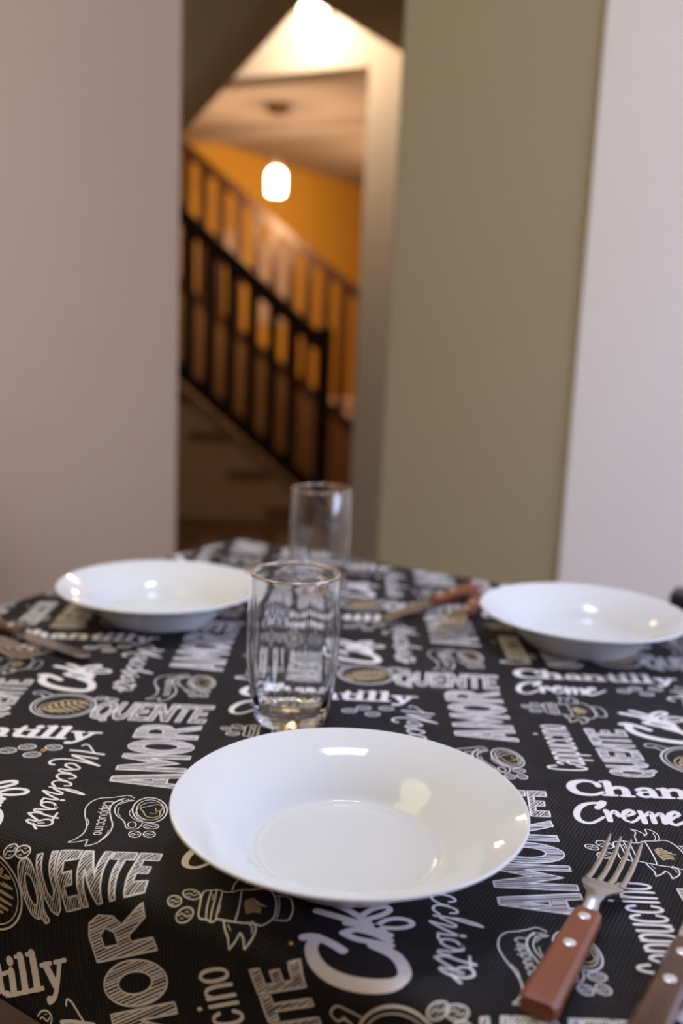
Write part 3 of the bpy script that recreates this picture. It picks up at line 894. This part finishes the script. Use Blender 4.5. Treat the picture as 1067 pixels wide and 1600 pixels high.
# ------------------------------------------------------------------ glasses
outer = [(.001, .0012), (.022, .0010), (.0280, .0002), (.0306, .0010), (.0325, .0050), (.0352, .016), (.0380, .034), (.0400, .056), (.0405, .078), (.0400, .100), (.0389, .122), (.0384, .1315), (.0380, .1330), (.0373, .1330)]
inner_ = [(.0369, .1315), (.0375, .122), (.0386, .100), (.0391, .078), (.0384, .056), (.0360, .034), (.0325, .0185), (.0285, .0125), (.0200, .0105), (.001, .0102)]
prof = smooth_profile(outer + inner_, 3)
n_out = len(outer) * 3
def facets(j, a):
    z = prof[j][1]
    if j < n_out - 2:
        return 1.0 - 0.030 * min(1.0, max(0.0, 1 - z / .045)) * min(1.0, z / .004) * (1 - abs(math.cos(6 * a)))
    k = min(1.0, max(0.0, (.122 - z) / .03))
    return 1.0 - 0.020 * k * (1 - abs(math.cos(4 * a)) ** 0.6)
g1 = MB().lathe(prof, 144, rfun=facets).build('drinking_glass', M['glass'], None, smooth=70, loc=(-0.037, 0.830, ZT + .0006))
tag(g1, 'clear empty tumbler just behind the front plate', 'glass', 'clear tumblers')
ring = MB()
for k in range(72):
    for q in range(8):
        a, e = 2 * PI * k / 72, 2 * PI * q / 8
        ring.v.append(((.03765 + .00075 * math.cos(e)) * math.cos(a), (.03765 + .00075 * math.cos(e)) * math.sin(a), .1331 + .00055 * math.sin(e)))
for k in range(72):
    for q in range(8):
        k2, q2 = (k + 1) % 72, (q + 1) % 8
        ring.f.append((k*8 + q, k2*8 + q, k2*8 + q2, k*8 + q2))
rim_glint1 = ring.build('rim', M['rim'], g1, smooth=180)  # warm reflection on the glass lip, modelled as a copper-coloured ring
rim_glint1['label'] = 'thin copper-tinted rim line'
g2 = g1.copy(); C.objects.link(g2)
g2.location = (-0.0265, 1.275, ZT + .0006); g2.rotation_euler = (0, 0, .5)
rim_glint2 = rim_glint1.copy(); C.objects.link(rim_glint2); rim_glint2.parent = g2
g2['label'] = 'blurred clear tumbler at the far side of the table, before the stairs'

# ------------------------------------------------------------------ cutlery (butt at the origin, pointing along +x)
def rounded_bar(xs, ws, zs, hs):
    """flat bar through stations: half widths ws, middle heights zs, half thicknesses hs"""
    b = MB()
    for x_, w_, z_, h_ in zip(xs, ws, zs, hs):
        for cy, cz in ((-1, -.55), (-.72, -1), (.72, -1), (1, -.55), (1, .55), (.72, 1), (-.72, 1), (-1, .55)):
            b.v.append((x_, cy * w_, z_ + cz * h_))
    for i in range(len(xs) - 1):
        for k in range(8):
            k2 = (k + 1) % 8
            b.f.append((i*8 + k, i*8 + k2, (i+1)*8 + k2, (i+1)*8 + k))
    b.f.append(tuple(reversed(range(8))))
    b.f.append(tuple(range((len(xs)-1)*8, len(xs)*8)))
    return b
def handle_with_rivets(root, m, length, w0, w1, th, rivets):
    h = rounded_bar([0, .004, .03, length - .01, length], [w0*.86, w0, (w0+w1)/2 + .0003, w1, w1*.94], [th/2]*5, [th*.42, th/2, th/2, th/2, th*.46]).build('handle', m, root, smooth=35)
    for x_ in rivets:
        MB().lathe([(.0004, th - .0006), (.0036, th - .0006), (.0036, th + .0003), (.0028, th + .0007), (.0004, th + .0008)], 20, (x_, 0, 0)).build('rivet', M['rivet'], h, smooth=50)
def make_fork(label, loc, ang, m):
    r = thing('table_fork', label, 'fork', loc, ang, 'forks with wooden handles')
    handle_with_rivets(r, m, .096, .0105, .0085, .0115, (.056, .086))
    rounded_bar([.090, .096, .104, .112, .118, .124, .129, .133], [.0062, .0052, .0044, .0058, .0094, .0121, .0126, .0124],
                [.006, .0075, .0112, .0128, .0122, .0106, .0094, .0086], [.0014, .0014, .0013, .0012, .0011, .001, .001, .001]).build('neck', M['steel'], r, smooth=50)
    for k in range(4):
        y0 = -.0105 + .007 * k
        y1 = y0 * 1.0
        t_ = MB()
        rb = rounded_bar([.1315, .145, .160, .175, .186, .189], [.0021, .0020, .0018, .0015, .0010, .0004],
                         [.0089, .0066, .0060, .0082, .0118, .0130], [.0011, .0011, .001, .0009, .0007, .0004])
        rb.v = [(a, b + y0 + (y1 - y0) * (a - .13) / .06, c) for a, b, c in rb.v]
        rb.build('tine', M['steel'], r, smooth=50)
    return r
def make_knife(label, loc, ang, m):
    r = thing('table_knife', label, 'knife', loc, ang, 'knives with wooden handles')
    handle_with_rivets(r, m, .100, .0100, .0085, .0125, (.056, .084))
    b = MB()
    pr = [(.094, -.006), (.112, -.0075), (.150, -.0088), (.190, -.0085), (.204, -.004), (.208, .004), (.205, .0075), (.150, .0082), (.112, .0078), (.094, .006)]
    b.prism(pr, .0054, .0072, lambda p_, q_, s_: (p_, q_, s_)).build('blade', M['steel'], r)
    return r
AN = math.atan2(NY, NX)
ZC = ZT + .0008
make_fork('fork with reddish wooden handle and two rivets, right of the front plate', (0.1105, 0.452, ZC), AN, M['handle'])
make_knife('dark wooden-handled knife at the lower right corner, beside the sharp fork', (0.1545, 0.424, ZC), math.radians(58.5), M['handle_dark'])
make_knife('blurred knife with orange-brown handle, left of the back right plate', (0.181, 1.290, ZC), math.atan2(-.795, -.606), M['handle'])
make_fork('blurred fork whose handle tucks behind the back right plate', (0.190, 1.250, ZC), math.atan2(-.925, -.38), M['handle'])
make_knife('blurred knife lying before the back left plate, blade pointing right', (-0.417, 1.072, ZC), math.atan2(-.586, .81), M['handle_dark'])
make_fork('blurred fork at the left picture edge, before the back left plate', (-0.441, 1.042, ZC), math.atan2(-.586, .81), M['handle_dark'])

# ------------------------------------------------------------------ crumbs
for k, (x_, y_, s_, lab) in enumerate(((-0.229, 0.741, .0022, 'tiny orange crumb beside printed coffee beans at the left'), (-0.018, 0.506, .0013, 'tiny brown crumb on the cloth below the front plate'))):
    b = MB().lathe([(.0001, 0), (s_, s_ * .3), (s_ * .8, s_ * .9), (.0001, s_ * 1.2)], 7, rfun=lambda j, a: 1 + .25 * math.sin(3 * a + j))
    tag(b.build('crumb', M['crumb'], None, loc=(x_, y_, ZT + .0003)), lab, 'crumb')
